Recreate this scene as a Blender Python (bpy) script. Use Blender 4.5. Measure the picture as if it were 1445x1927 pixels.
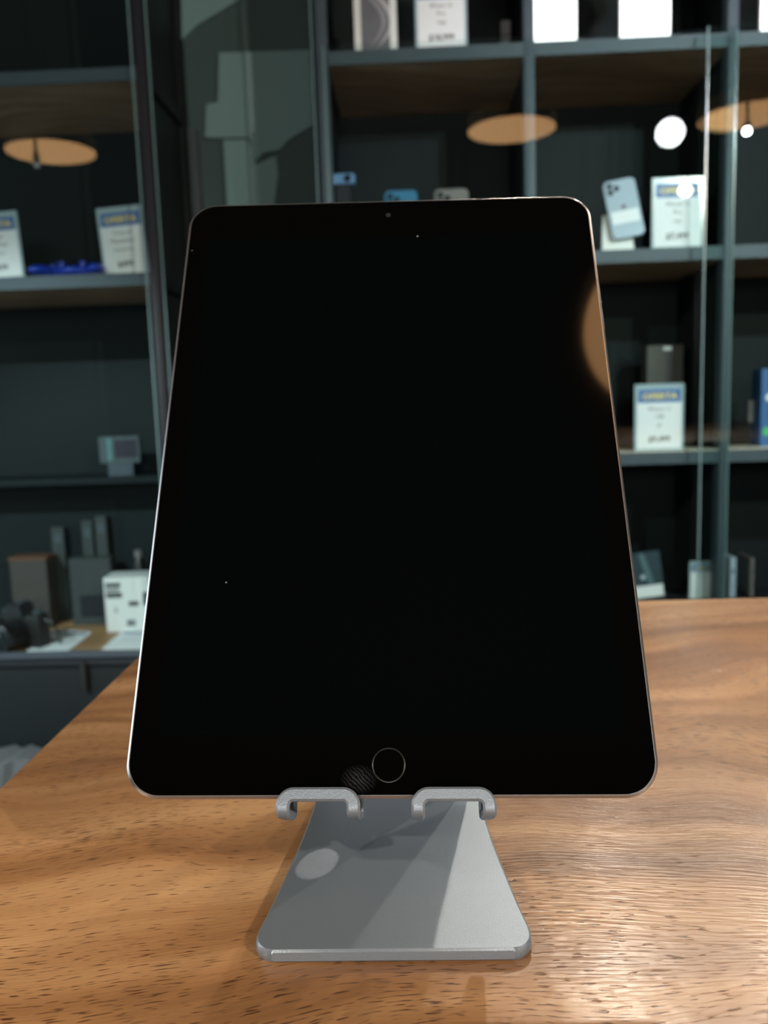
import bpy, bmesh, math, random
from mathutils import Vector, Matrix
random.seed(7)
PI = math.pi
for o in list(bpy.data.objects): bpy.data.objects.remove(o)
SC = bpy.context.scene
COL = SC.collection

# ------------------------------------------------------------------ camera
CZ = 1.22                                  # the lens is 1.22 m above the floor
F = 1560.0; CX, CY = 722.5, 963.5          # focal length in pixels of the 1445 x 1927 frame
M = Matrix(((0.99898912, 0.03094802, -0.03260295),
            (-0.02814102, -0.13502567, -0.9904424),
            (-0.03505446, 0.99035867, -0.13401827)))
cam_d = bpy.data.cameras.new('camera')
cam = bpy.data.objects.new('camera', cam_d); COL.objects.link(cam)
W = M.transposed() @ Matrix(((1, 0, 0), (0, -1, 0), (0, 0, -1)))
cam.matrix_world = Matrix.Translation((0, 0, CZ)) @ W.to_4x4()
cam_d.sensor_fit = 'VERTICAL'; cam_d.sensor_height = 36.0; cam_d.sensor_width = 27.0
cam_d.lens = F * 36.0 / 1927.0
cam_d.clip_start = 0.01; cam_d.clip_end = 50
cam_d.dof.use_dof = True; cam_d.dof.focus_distance = 0.275
cam_d.dof.aperture_fstop = cam_d.lens / 2.3
SC.camera = cam

def ray(u, v):
    return M.transposed() @ Vector(((u - CX) / F, (v - CY) / F, 1.0))
def at(u, v, y):                           # the point of a photo pixel on the vertical plane at depth y
    d = ray(u, v); p = d * (y / d.y); return Vector((p.x, p.y, p.z + CZ))
def on_z(u, v, z):
    d = ray(u, v); p = d * ((z - CZ) / d.z); return Vector((p.x, p.y, z))

# ------------------------------------------------------------------ exposure, world, lights
SC.view_settings.view_transform = 'Standard'; SC.view_settings.look = 'None'
SC.view_settings.gamma = 1.0; SC.view_settings.use_curve_mapping = False
SC.view_settings.exposure = 0.0
world = bpy.data.worlds.new('world'); SC.world = world; world.use_nodes = True
world.node_tree.nodes['Background'].inputs[0].default_value = (0.55, 0.75, 0.85, 1)
world.node_tree.nodes['Background'].inputs[1].default_value = 0.02

TABLE_SPOT_W = 33.0
CAB_SPOT_W = 62.0
PENDANT_L = 5.0
LEFT_FILL_W = 17.0          # soft fill added at the left, whitening the tablet's rim
def area_light(name, loc, target, sx, sy, power, color):
    l = bpy.data.lights.new(name, 'AREA'); l.shape = 'RECTANGLE'; l.size = sx; l.size_y = sy
    l.energy = power; l.color = color
    o = bpy.data.objects.new(name, l); COL.objects.link(o); o.location = loc
    o.rotation_euler = (Vector(target) - Vector(loc)).to_track_quat('-Z', 'Y').to_euler()
    return o
area_light('soft_fill_left', (-2.45, 0.75, 1.25), (0, 0.6, 1.1), 1.0, 1.5, LEFT_FILL_W, (0.82, 0.93, 1.0))  # added area light at the left, its source unseen
area_light('hook_fill_behind', (0.05, -2.55, 1.72), (0, 0.3, 1.1), 1.1, 0.5, 38.0, (1.0, 0.90, 0.82))  # added behind the lens to brighten the stand's hooks; no window there
area_light('soft_fill_right', (3.1, -0.7, 1.9), (0, 0.8, 1.1), 1.4, 1.2, 14.0, (0.86, 0.94, 1.0))  # added fill from the right, with no known source

# ------------------------------------------------------------------ materials
def mat(name, col, rough=0.5, metal=0.0, emit=None, estr=0.0, spec=0.5, coat=0.0, noise=0.0, nscale=40.0, bump=0.0, bscale=400.0):
    m = bpy.data.materials.new(name); m.use_nodes = True
    nt = m.node_tree; b = nt.nodes['Principled BSDF']
    b.inputs['Base Color'].default_value = (*col, 1); b.inputs['Roughness'].default_value = rough
    b.inputs['Metallic'].default_value = metal; b.inputs['Specular IOR Level'].default_value = spec
    b.inputs['Coat Weight'].default_value = coat
    if emit: b.inputs['Emission Color'].default_value = (*emit, 1); b.inputs['Emission Strength'].default_value = estr
    tc = nt.nodes.new('ShaderNodeTexCoord')
    if noise:
        n = nt.nodes.new('ShaderNodeTexNoise'); n.inputs['Scale'].default_value = nscale; n.inputs['Detail'].default_value = 4
        nt.links.new(tc.outputs['Object'], n.inputs['Vector'])
        mx = nt.nodes.new('ShaderNodeMix'); mx.data_type = 'RGBA'
        mx.inputs['A'].default_value = (*[c * (1 - noise) for c in col], 1)
        mx.inputs['B'].default_value = (*[min(1, c * (1 + noise)) for c in col], 1)
        nt.links.new(n.outputs['Fac'], mx.inputs['Factor']); nt.links.new(mx.outputs['Result'], b.inputs['Base Color'])
    if bump:
        n2 = nt.nodes.new('ShaderNodeTexNoise'); n2.inputs['Scale'].default_value = bscale; n2.inputs['Detail'].default_value = 3
        nt.links.new(tc.outputs['Object'], n2.inputs['Vector'])
        bp = nt.nodes.new('ShaderNodeBump'); bp.inputs['Strength'].default_value = bump; bp.inputs['Distance'].default_value = 0.0003
        nt.links.new(n2.outputs['Fac'], bp.inputs['Height']); nt.links.new(bp.outputs['Normal'], b.inputs['Normal'])
    return m

def glass_mat(name, tint, ior=1.5):
    m = bpy.data.materials.new(name); m.use_nodes = True; nt = m.node_tree
    for n in list(nt.nodes): nt.nodes.remove(n)
    out = nt.nodes.new('ShaderNodeOutputMaterial'); mix = nt.nodes.new('ShaderNodeMixShader')
    lw = nt.nodes.new('ShaderNodeLayerWeight')                 # Schlick's reflectance, the same from both sides of a thin pane
    pw = nt.nodes.new('ShaderNodeMath'); pw.operation = 'POWER'; nt.links.new(lw.outputs['Facing'], pw.inputs[0]); pw.inputs[1].default_value = 5
    fr = nt.nodes.new('ShaderNodeMath'); fr.operation = 'MULTIPLY_ADD'; nt.links.new(pw.outputs[0], fr.inputs[0])
    fr.inputs[1].default_value = 0.95; fr.inputs[2].default_value = 0.042
    tr = nt.nodes.new('ShaderNodeBsdfTransparent'); tr.inputs[0].default_value = (*tint, 1)
    gl = nt.nodes.new('ShaderNodeBsdfGlossy'); gl.inputs['Roughness'].default_value = 0.0
    nt.links.new(fr.outputs[0], mix.inputs[0]); nt.links.new(tr.outputs[0], mix.inputs[1])
    nt.links.new(gl.outputs[0], mix.inputs[2]); nt.links.new(mix.outputs[0], out.inputs[0])
    return m

def wood_mat(name, c_dark, c_mid, c_light, scale=1.0, rough=0.36, fine=True):
    m = bpy.data.materials.new(name); m.use_nodes = True; nt = m.node_tree; L = nt.links.new
    b = nt.nodes['Principled BSDF']
    def N(t, **k):
        n = nt.nodes.new(t)
        for a, v in k.items(): setattr(n, a, v)
        return n
    tc = N('ShaderNodeTexCoord')
    warp = N('ShaderNodeTexNoise'); warp.inputs['Scale'].default_value = 3.2 * scale; warp.inputs['Detail'].default_value = 2
    L(tc.outputs['Object'], warp.inputs['Vector'])
    sub = N('ShaderNodeVectorMath', operation='SUBTRACT'); sub.inputs[1].default_value = (0.5, 0.5, 0.5)
    L(warp.outputs['Color'], sub.inputs[0])
    mul = N('ShaderNodeVectorMath', operation='MULTIPLY'); mul.inputs[1].default_value = (0.07, 0.29, 0.0)
    L(sub.outputs[0], mul.inputs[0])
    add = N('ShaderNodeVectorMath', operation='ADD'); L(tc.outputs['Object'], add.inputs[0]); L(mul.outputs[0], add.inputs[1])
    # a knot-like swirl of the figure at the right of the top
    mp = N('ShaderNodeMapping'); mp.inputs['Rotation'].default_value = (0, 0, math.radians(-6))
    L(add.outputs[0], mp.inputs['Vector'])
    def stretched(sx, sy, detail, src):
        a = N('ShaderNodeMapping'); a.inputs['Scale'].default_value = (sx * scale, sy * scale, 1)
        L(src, a.inputs['Vector'])
        n = N('ShaderNodeTexNoise'); n.inputs['Scale'].default_value = 1.0; n.inputs['Detail'].default_value = detail
        L(a.outputs[0], n.inputs['Vector']); return n
    base = stretched(3.0, 34.0, 5, mp.outputs[0])
    ramp = N('ShaderNodeValToRGB'); e = ramp.color_ramp.elements
    e[0].position = 0.34; e[0].color = (*c_dark, 1); e[1].position = 0.68; e[1].color = (*c_light, 1)
    mid = e.new(0.50); mid.color = (*c_mid, 1)
    L(base.outputs['Fac'], ramp.inputs[0])
    big = N('ShaderNodeTexNoise'); big.inputs['Scale'].default_value = 5.0 * scale; big.inputs['Detail'].default_value = 2
    L(mp.outputs[0], big.inputs['Vector'])
    br = N('ShaderNodeMapRange'); br.inputs['From Min'].default_value = 0.3; br.inputs['From Max'].default_value = 0.7
    br.inputs['To Min'].default_value = 0.86; br.inputs['To Max'].default_value = 1.12
    L(big.outputs['Fac'], br.inputs['Value'])
    vm = N('ShaderNodeVectorMath', operation='SCALE'); L(ramp.outputs[0], vm.inputs[0]); L(br.outputs[0], vm.inputs['Scale'])
    colour = vm.outputs[0]; height = base.outputs['Fac']
    if fine:
        pore = stretched(135.0, 1500.0, 1, mp.outputs[0])
        patch = N('ShaderNodeTexNoise'); patch.inputs['Scale'].default_value = 14; L(mp.outputs[0], patch.inputs['Vector'])
        th = N('ShaderNodeMapRange'); th.inputs['To Min'].default_value = 0.04; th.inputs['To Max'].default_value = -0.05
        th.inputs['From Min'].default_value = 0.35; th.inputs['From Max'].default_value = 0.65
        L(patch.outputs['Fac'], th.inputs['Value'])
        ad = N('ShaderNodeMath', operation='ADD'); L(pore.outputs['Fac'], ad.inputs[0]); L(th.outputs[0], ad.inputs[1])
        pr = N('ShaderNodeMapRange'); pr.inputs['From Min'].default_value = 0.31; pr.inputs['From Max'].default_value = 0.375
        L(ad.outputs[0], pr.inputs['Value'])
        mx = N('ShaderNodeMix', data_type='RGBA'); L(pr.outputs[0], mx.inputs['Factor'])
        mx.inputs['A'].default_value = (c_dark[0] * .42, c_dark[1] * .36, c_dark[2] * .34, 1); L(colour, mx.inputs['B'])
        colour = mx.outputs['Result']
        fib = stretched(55.0, 900.0, 3, mp.outputs[0])
        m2 = N('ShaderNodeMath', operation='MULTIPLY'); L(pr.outputs[0], m2.inputs[0]); m2.inputs[1].default_value = 1.0
        m3 = N('ShaderNodeMath', operation='MULTIPLY_ADD'); L(fib.outputs['Fac'], m3.inputs[0]); m3.inputs[1].default_value = 1.1; L(m2.outputs[0], m3.inputs[2])
        und = N('ShaderNodeTexNoise'); und.inputs['Scale'].default_value = 55; und.inputs['Detail'].default_value = 3; L(add.outputs[0], und.inputs['Vector'])
        m4 = N('ShaderNodeMath', operation='MULTIPLY_ADD'); L(und.outputs['Fac'], m4.inputs[0]); m4.inputs[1].default_value = 2.2; L(m3.outputs[0], m4.inputs[2])
        height = m4.outputs[0]
    L(colour, b.inputs['Base Color'])
    b.inputs['Roughness'].default_value = rough
    b.inputs['Specular IOR Level'].default_value = 0.5
    bp = N('ShaderNodeBump'); bp.inputs['Strength'].default_value = 0.42 if fine else 0.2; bp.inputs['Distance'].default_value = 0.0004
    L(height, bp.inputs['Height']); L(bp.outputs['Normal'], b.inputs['Normal'])
    if fine:
        b.inputs['Coat Weight'].default_value = 0.35; b.inputs['Coat Roughness'].default_value = 0.22
        L(bp.outputs['Normal'], b.inputs['Coat Normal'])
    return m

MT = {}
MT['table'] = wood_mat('oiled_table_wood', (0.23, 0.102, 0.037), (0.375, 0.187, 0.074), (0.53, 0.30, 0.138))
MT['shelf_wood'] = wood_mat('brown_shelf_wood', (0.36, 0.23, 0.15), (0.46, 0.31, 0.20), (0.54, 0.38, 0.26), fine=False, rough=0.55)
MT['counter_wood'] = wood_mat('counter_wood', (0.26, 0.14, 0.065), (0.33, 0.19, 0.09), (0.40, 0.24, 0.12), fine=False, rough=0.5)
MT['slate'] = mat('slate_grey_metal', (0.062, 0.085, 0.105), 0.5, 0.1, spec=0.3, noise=.08)
MT['frame_dark'] = mat('charcoal_frame', (0.018, 0.020, 0.026), 0.5, spec=0.25, noise=.1)
MT['panel_dark'] = mat('dark_green_grey_panel', (0.010, 0.0155, 0.017), 0.6, spec=0.15, noise=.12, nscale=6)
MT['side_dark'] = mat('near_black_side_panel', (0.012, 0.012, 0.013), 0.5, spec=0.2, noise=.1)
MT['room_dark'] = mat('dark_room_paint', (0.02, 0.024, 0.026), 0.9, noise=.1)
MT['ceil'] = mat('black_ceiling_paint', (0.006, 0.006, 0.006), 0.95, noise=.1)
MT['floor'] = mat('dark_floor', (0.05, 0.05, 0.05), 0.5, noise=.2, nscale=8)
MT['wall_grey'] = mat('grey_green_wall', (0.065, 0.095, 0.10), 0.7, noise=.06, nscale=5)
MT['light_shape'] = mat('pale_grey_green_light_shape', (0.24, 0.34, 0.36), 0.7, noise=.06, nscale=5)
MT['mauve'] = mat('mauve_grey_trim', (0.085, 0.085, 0.10), 0.6, noise=.06)
MT['glass'] = glass_mat('cabinet_glass', (0.93, 0.98, 0.97))
MT['glass_edge'] = mat('green_glass_edge', (0.16, 0.26, 0.27), 0.2, emit=None)
MT['alu'] = mat('satin_anodised_aluminium', (0.25, 0.30, 0.355), 0.42, 0.55, bump=0.35, bscale=2600)
MT['rim'] = mat('grey_anodised_tablet_shell', (0.42, 0.42, 0.44), 0.28, 0.9, bump=0.08, bscale=3000)
MT['rubber'] = mat('black_rubber', (0.01, 0.01, 0.01), 0.8, noise=.1)
MT['black_plastic'] = mat('black_plastic', (0.012, 0.012, 0.014), 0.35, noise=.15)
MT['black_gloss'] = mat('black_gloss', (0.006, 0.006, 0.008), 0.08, noise=.1)
MT['white_card'] = mat('white_card', (0.72, 0.76, 0.76), 0.5, noise=.03)
MT['paper'] = mat('white_paper', (0.75, 0.80, 0.84), 0.6, noise=.03)
MT['blue_band'] = mat('blue_header_band', (0.055, 0.16, 0.42), 0.5, noise=.05)
MT['yellow_ink'] = mat('yellow_ink', (0.75, 0.60, 0.14), 0.5, noise=.05)
MT['black_ink'] = mat('grey_black_ink', (0.08, 0.09, 0.10), 0.6, noise=.05)
MT['acrylic'] = mat('clear_acrylic_border', (0.33, 0.44, 0.50), 0.15, noise=.05)
MT['blue_pad'] = mat('blue_plastic', (0.012, 0.045, 0.42), 0.22, noise=.1)
MT['silver_back'] = mat('silver_phone_glass', (0.42, 0.52, 0.62), 0.2, 0.1, noise=.04)
MT['blue_back'] = mat('blue_phone_glass', (0.06, 0.20, 0.34), 0.2, 0.1, noise=.04)
MT['grey_back'] = mat('graphite_phone_glass', (0.20, 0.19, 0.19), 0.2, 0.1, noise=.04)
MT['lens'] = mat('lens_glass', (0.02, 0.025, 0.03), 0.05, noise=.05)
MT['box_blue'] = mat('blue_card', (0.03, 0.12, 0.32), 0.45, noise=.06)
MT['green'] = mat('green_ink', (0.05, 0.5, 0.12), 0.5, noise=.05)
MT['grey_box'] = mat('taupe_card', (0.055, 0.05, 0.048), 0.5, noise=.06)
MT['tan_trim'] = mat('tan_shade', (0.45, 0.28, 0.14), 0.6, noise=.06)
MT['diffuser'] = mat('warm_lit_diffuser', (0.8, 0.6, 0.4), 0.6, emit=(1.0, 0.52, 0.22), estr=PENDANT_L)
MT['spot_face'] = mat('lit_spot_lens', (1, 1, 1), 0.4, emit=(0.95, 0.98, 1.0), estr=45.0)
MT['spot_face_warm'] = mat('lit_warm_spot_lens', (1, 1, 1), 0.4, emit=(1.0, 0.90, 0.76), estr=12.0)
MT['lit_white'] = mat('lit_white_screen', (0.9, 0.9, 0.9), 0.4, emit=(0.95, 0.99, 1.0), estr=1.7)
MT['shelf_light_paint'] = mat('cream_shelf_light', (0.72, 0.66, 0.54), 0.35, noise=.05)
MT['orange_box'] = mat('brown_card', (0.12, 0.055, 0.03), 0.6, noise=.06)
MT['leather'] = mat('black_camera_leatherette', (0.012, 0.012, 0.013), 0.55, bump=0.6, bscale=900)

# ------------------------------------------------------------------ helpers
def empty(name, loc=(0, 0, 0), rz=0.0):
    o = bpy.data.objects.new(name, None); COL.objects.link(o); o.location = loc; o.rotation_euler = (0, 0, rz)
    o.empty_display_size = 0.05
    return o
def tag(o, label=None, cat=None, group=None, kind=None):
    if label: o['label'] = label
    if cat: o['category'] = cat
    if group: o['group'] = group
    if kind: o['kind'] = kind
    return o
def thing(name, label, cat, loc=(0, 0, 0), rz=0.0, group=None):
    return tag(empty(name, loc, rz), label, cat, group)
def link(name, bm, m, parent=None, smooth=False, loc=None, label=None):
    bmesh.ops.recalc_face_normals(bm, faces=bm.faces)
    me = bpy.data.meshes.new(name); bm.to_mesh(me); bm.free()
    o = bpy.data.objects.new(name, me); COL.objects.link(o)
    for x in (m if isinstance(m, (list, tuple)) else [m]): me.materials.append(x)
    if smooth:
        for p in me.polygons: p.use_smooth = True
        try: me.set_sharp_from_angle(angle=math.radians(38))
        except Exception: pass
    if parent: o.parent = parent
    if loc is not None: o.location = loc
    if label: o['label'] = label
    return o
def add_box(bm, x0, x1, y0, y1, z0, z1, bevel=0.0, seg=2, mi=0):
    vs = [bm.verts.new((x, y, z)) for z in (z0, z1) for y in (y0, y1) for x in (x0, x1)]
    fs = [bm.faces.new([vs[i] for i in q]) for q in ((0, 1, 3, 2), (4, 6, 7, 5), (0, 4, 5, 1), (2, 3, 7, 6), (0, 2, 6, 4), (1, 5, 7, 3))]
    for f in fs: f.material_index = mi
    if bevel:
        es = set(e for f in fs for e in f.edges)
        bmesh.ops.recalc_face_normals(bm, faces=fs)
        bmesh.ops.bevel(bm, geom=list(es), offset=bevel, segments=seg, affect='EDGES', profile=0.5)
def box(name, x0, x1, y0, y1, z0, z1, m, parent=None, bevel=0.0, label=None, seg=2):
    bm = bmesh.new(); add_box(bm, x0, x1, y0, y1, z0, z1, bevel, seg)
    return link(name, bm, m, parent, smooth=bool(bevel), label=label)
def struct(o): o['kind'] = 'structure'; return o
def add_cyl(bm, c, axis, r0, r1, h, n=32, caps=True):
    axis = Vector(axis).normalized(); q = axis.to_track_quat('Z', 'Y')
    c = Vector(c); a = []; b = []
    for i in range(n):
        t = 2 * PI * i / n
        a.append(bm.verts.new(c + q @ Vector((r0 * math.cos(t), r0 * math.sin(t), 0))))
        b.append(bm.verts.new(c + q @ Vector((r1 * math.cos(t), r1 * math.sin(t), h))))
    for i in range(n): bm.faces.new((a[i], a[(i + 1) % n], b[(i + 1) % n], b[i]))
    if caps: bm.faces.new(list(reversed(a))); bm.faces.new(b)
def add_lathe(bm, c, axis, prof, n=40):
    axis = Vector(axis).normalized(); q = axis.to_track_quat('Z', 'Y'); c = Vector(c); rings = []
    for r, h in prof:
        rings.append([bm.verts.new(c + q @ Vector((max(r, 1e-5) * math.cos(2 * PI * i / n), max(r, 1e-5) * math.sin(2 * PI * i / n), h))) for i in range(n)])
    for A, B in zip(rings, rings[1:]):
        for i in range(n): bm.faces.new((A[i], A[(i + 1) % n], B[(i + 1) % n], B[i]))
    bm.faces.new(list(reversed(rings[0]))); bm.faces.new(rings[-1])
def rrect(w, h, r, n=10, cx=0.0, cz=0.0):     # rounded rectangle outline, counter-clockwise
    pts = []
    for sx, sz, a0 in ((1, 1, 0), (-1, 1, PI / 2), (-1, -1, PI), (1, -1, 1.5 * PI)):
        for i in range(n + 1):
            a = a0 + PI / 2 * i / n
            pts.append((cx + sx * (w / 2 - r) + r * math.cos(a), cz + sz * (h / 2 - r) + r * math.sin(a)))
    return pts
def loft(bm, rings, close_first=True, close_last=True):
    R = [[bm.verts.new(p) for p in ring] for ring in rings]; n = len(R[0])
    for A, B in zip(R, R[1:]):
        for i in range(n): bm.faces.new((A[i], A[(i + 1) % n], B[(i + 1) % n], B[i]))
    if close_first: bm.faces.new(list(reversed(R[0])))
    if close_last: bm.faces.new(R[-1])
def slab(w, h, t, r, y0=0.0, ch=0.0006, cx=0.0, z0=0.0, n=8):   # upright rounded slab, front face at y0, base at z0
    bm = bmesh.new(); rings = []
    for ins, y in ((ch, y0), (0, y0 + ch), (0, y0 + t - ch), (ch, y0 + t)):
        rings.append([(x, y, z) for x, z in rrect(w - 2 * ins, h - 2 * ins, max(r - ins, 0.0003), n, cx, z0 + h / 2)])
    loft(bm, rings); return bm
def prism(bm, pts, y0, y1):                   # outline of (x, z) points extruded in y
    loft(bm, [[(x, y0, z) for x, z in pts], [(x, y1, z) for x, z in pts]])
def sweep(bm, pts, w, h, side=None, bev=0.0006):      # rectangular bar with clipped edges along a path; side(i) gives the width direction
    rings = []
    for i, p in enumerate(pts):
        p = Vector(p); t = (Vector(pts[min(i + 1, len(pts) - 1)]) - Vector(pts[max(i - 1, 0)])).normalized()
        s = side(i); s = (s - t * s.dot(t)).normalized(); u = t.cross(s).normalized()
        prof = [(w / 2 - bev, h / 2), (w / 2 - bev * .3, h / 2 - bev * .3), (w / 2, h / 2 - bev), (w / 2, -h / 2 + bev), (w / 2 - bev * .3, -h / 2 + bev * .3), (w / 2 - bev, -h / 2),
                (-w / 2 + bev, -h / 2), (-w / 2 + bev * .3, -h / 2 + bev * .3), (-w / 2, -h / 2 + bev), (-w / 2, h / 2 - bev), (-w / 2 + bev * .3, h / 2 - bev * .3), (-w / 2 + bev, h / 2)]
        rings.append([tuple(p + s * a + u * b) for a, b in prof])
    loft(bm, rings)
def tube(bm, pts, r, n=10):
    rings = []
    for i, p in enumerate(pts):
        p = Vector(p); t = (Vector(pts[min(i + 1, len(pts) - 1)]) - Vector(pts[max(i - 1, 0)])).normalized()
        q = t.to_track_quat('Z', 'Y')
        rings.append([tuple(p + q @ Vector((r * math.cos(2 * PI * k / n), r * math.sin(2 * PI * k / n), 0))) for k in range(n)])
    loft(bm, rings)
def lettering(txt, size, x, z, y, m, parent, name='lettering', bold=False, width=None):
    c = bpy.data.curves.new(name, 'FONT'); c.body = txt; c.size = size; c.align_x = 'CENTER'; c.align_y = 'CENTER'
    c.extrude = 0.0001; c.resolution_u = 2
    if bold: c.offset = size * 0.03
    t = bpy.data.objects.new(name, c); COL.objects.link(t)
    bpy.context.view_layer.update()
    me = bpy.data.meshes.new_from_object(t.evaluated_get(bpy.context.evaluated_depsgraph_get()))
    bpy.data.objects.remove(t)
    if width:
        xs = [v.co.x for v in me.vertices]; k = width / max(1e-6, max(xs) - min(xs))
        for v in me.vertices: v.co.x *= k
    me.transform(Matrix.Rotation(PI / 2, 4, 'X'))
    o = bpy.data.objects.new(name, me); COL.objects.link(o); me.materials.append(m)
    o.parent = parent; o.location = (x, y, z)
    return o
def mark(name, pts, y, m, parent, t=0.0003):
    bm = bmesh.new(); prism(bm, pts, y - t, y); return link(name, bm, m, parent)
def rect(x0, x1, z0, z1): return [(x0, z0), (x1, z0), (x1, z1), (x0, z1)]

# ------------------------------------------------------------------ room shell
struct(box('floor', -2.7, 3.2, -2.7, 2.4, -0.1, 0, MT['floor']))
struct(box('ceiling', -2.7, 3.2, -2.7, 2.4, 2.9, 3.0, MT['ceil']))
struct(box('wall_front', -2.7, 3.2, 2.2, 2.4, 0, 2.9, MT['wall_grey']))
struct(box('wall_left', -2.8, -2.7, -2.7, 2.4, 0, 2.9, MT['room_dark']))
struct(box('wall_right', 3.2, 3.3, -2.7, 2.4, 0, 2.9, MT['room_dark']))
struct(box('wall_back', -2.7, 3.2, -2.8, -2.7, 0, 2.9, MT['room_dark']))

# ------------------------------------------------------------------ shelving
YF, YB = 1.75, 2.06
UND = [0.26, 0.661, 1.068, 1.480, 1.882, 2.29]         # undersides of the boards
TH = 0.026
PX = [-0.165, 0.2435, 0.640, 1.037, 1.434]             # left faces of the right unit's posts
PW = 0.021
rack = thing('shelving_unit', 'slate grey metal shelving unit with brown boards at the right behind sliding glass', 'shelving unit', (0, 0, 0))
for i, x in enumerate(PX):
    box('post', x, x + PW, YF, YF + 0.03, 0, 2.316, MT['slate'], rack, 0.001)
for z in UND:
    box('shelf_board', PX[0] + PW, PX[-1], YF + 0.004, YB, z, z + TH - 0.003, MT['shelf_wood'], rack)
    for xa, xb in zip(PX, PX[1:]):
        box('shelf_edge', xa + PW, xb, YF - 0.001, YF + 0.004, z, z + TH, MT['slate'], rack)
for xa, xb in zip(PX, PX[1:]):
    box('painted_lit_strip', xa + PW, xb, YF - 0.001, YF + 0.10, UND[2] + TH, UND[2] + TH + 0.0015, MT['shelf_light_paint'], rack, label='cream strip painting the lit front of the third shelf')  # bright light on the shelf front, painted as a cream strip
for x in PX[1:4]:
    box('divider', x + 0.006, x + PW - 0.006, YF + 0.03, YB, 0.286, 2.29, MT['panel_dark'], rack)
box('side_panel', PX[0], PX[0] + 0.012, YF + 0.03, YB, 0.0, 2.316, MT['panel_dark'], rack)
box('side_panel', PX[-1] + 0.009, PX[-1] + PW, YF + 0.03, YB, 0.0, 2.316, MT['panel_dark'], rack)
box('back_panel', PX[0], PX[-1] + PW, YB, YB + 0.015, 0.0, 2.316, MT['panel_dark'], rack)

XL = -0.51
lrack = thing('shelving_unit', 'charcoal shelving unit with wooden counter shelf at the left edge, behind a glass pane', 'shelving unit')
for x in (XL - 0.0205, XL - 0.0205 - 0.84):
    box('post', x, x + 0.0205, YF, YF + 0.025, 0, 2.316, MT['frame_dark'], lrack, 0.001)
    box('post', x, x + 0.0205, YB - 0.04, YB, 0, 2.316, MT['side_dark'], lrack, 0.001)
for z, m_ in ((1.872, 'shelf_wood'), (1.472, 'shelf_wood'), (0.661, 'counter_wood'), (2.29, 'shelf_wood')):
    box('shelf_board', XL - 0.84, XL - 0.0205, YF + 0.003, YB, z, z + TH - (0.003 if m_ == 'shelf_wood' else 0.0), MT[m_], lrack)
    box('shelf_edge', XL - 0.84, XL - 0.0205, YF - 0.001, YF + 0.003, z, z + TH - (0 if m_ == 'shelf_wood' else 0.004), MT['slate'], lrack)
box('side_panel', XL - 0.016, XL - 0.010, YF + 0.025, YB - 0.04, 0.0, 2.316, MT['side_dark'], lrack)
for z in (1.872, 1.472, 1.068, 0.661, 2.29):
    box('side_rail', XL - 0.010, XL, YF + 0.025, YB - 0.04, z - .004, z + TH, MT['side_dark'], lrack, 0.001)
box('back_panel', XL - 0.86, XL, YB, YB + 0.015, 0.0, 2.316, MT['panel_dark'], lrack)
box('added_shelf', XL - 0.84, XL - 0.0205, YB - 0.13, YB, 1.045, 1.060, MT['panel_dark'], lrack)  # shallow shelf added under the modelled laptop reflection
cd = box('cupboard_door', XL - 0.84, XL - 0.0215, YF - 0.0005, YF + 0.016, 0.30, 0.655, MT['panel_dark'], lrack, 0.001)
p0 = at(160, 1245, YF); p1 = at(166, 1296, YF)
bm = bmesh.new(); add_box(bm, p0.x - .006, p0.x + .006, YF - 0.018, YF - 0.0005, p1.z, p0.z, 0.004, 3)
link('handle', bm, MT['rubber'], cd, True)
box('plinth', XL - 0.84, XL - 0.0205, YF + .02, YB, 0, 0.26, MT['panel_dark'], lrack)
box('shelf_board', XL - 0.84, XL - 0.0205, YF, YB, 0.26, 0.286, MT['panel_dark'], lrack)

# the recess between the two units: a grey green wall; light shapes in its glass are built as paler slabs
struct(box('wall_recess', XL, PX[0], 2.07, 2.10, 0, 2.9, MT['wall_grey']))
struct(box('trim_1', at(352, 200, 2.06).x, at(369, 200, 2.06).x, 2.045, 2.07, 0.0, 1.87, MT['mauve'], None, 0.001))
def light_slab(label, pts, y=2.07, t=0.012):
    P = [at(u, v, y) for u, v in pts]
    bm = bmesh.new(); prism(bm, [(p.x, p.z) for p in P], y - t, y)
    return tag(link('recess_light_shape', bm, MT['light_shape']), label, 'light shape', 'light shapes in the recess')
light_slab('pale grey green light shape with a cut lower corner, built as a recess slab',
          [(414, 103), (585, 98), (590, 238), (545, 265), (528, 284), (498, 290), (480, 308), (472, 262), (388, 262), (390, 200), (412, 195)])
light_slab('narrow grey light shape under the cut-cornered one, built as a recess slab', [(422, 266), (470, 266), (484, 312), (520, 296), (525, 330), (500, 520), (436, 520)])
light_slab('grey slanted light shape at the top of the recess, built as a slab', [(340, -120), (470, -120), (470, -8), (372, 52), (345, 78)])

# ------------------------------------------------------------------ glass panes
def pane(label, x0, x1, z0, z1, y, yaw=0.0, pivot=None, th=0.006, rail=True):
    t = thing('glass_pane', label, 'glass pane', (x0, y, z0), yaw)
    L = (x1 - x0) / math.cos(yaw); e = 0.0022
    box('glass_sheet', e, L - e, 0, th, 0, z1 - z0, MT['glass'], t)
    box('polished_edge', 0, e, 0, th, 0, z1 - z0, MT['glass_edge'], t)
    box('polished_edge', L - e, L, 0, th, 0, z1 - z0, MT['glass_edge'], t)
    if rail:
        box('bottom_rail', 0, L, -0.003, th + 0.003, -0.012, 0, MT['slate'], t)
    return t
YAW = math.atan(0.0147)
def ya(x): return 1.722 + (x - 0.473) * 0.0147
gz0, gz1 = 0.70, 1.905
pane('wide sliding glass pane in front of the right shelves, its left edge by the recess', -0.150, 0.650, gz0, gz1, ya(-0.150), YAW)
xb = at(1330, 500, 1.69).x
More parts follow.
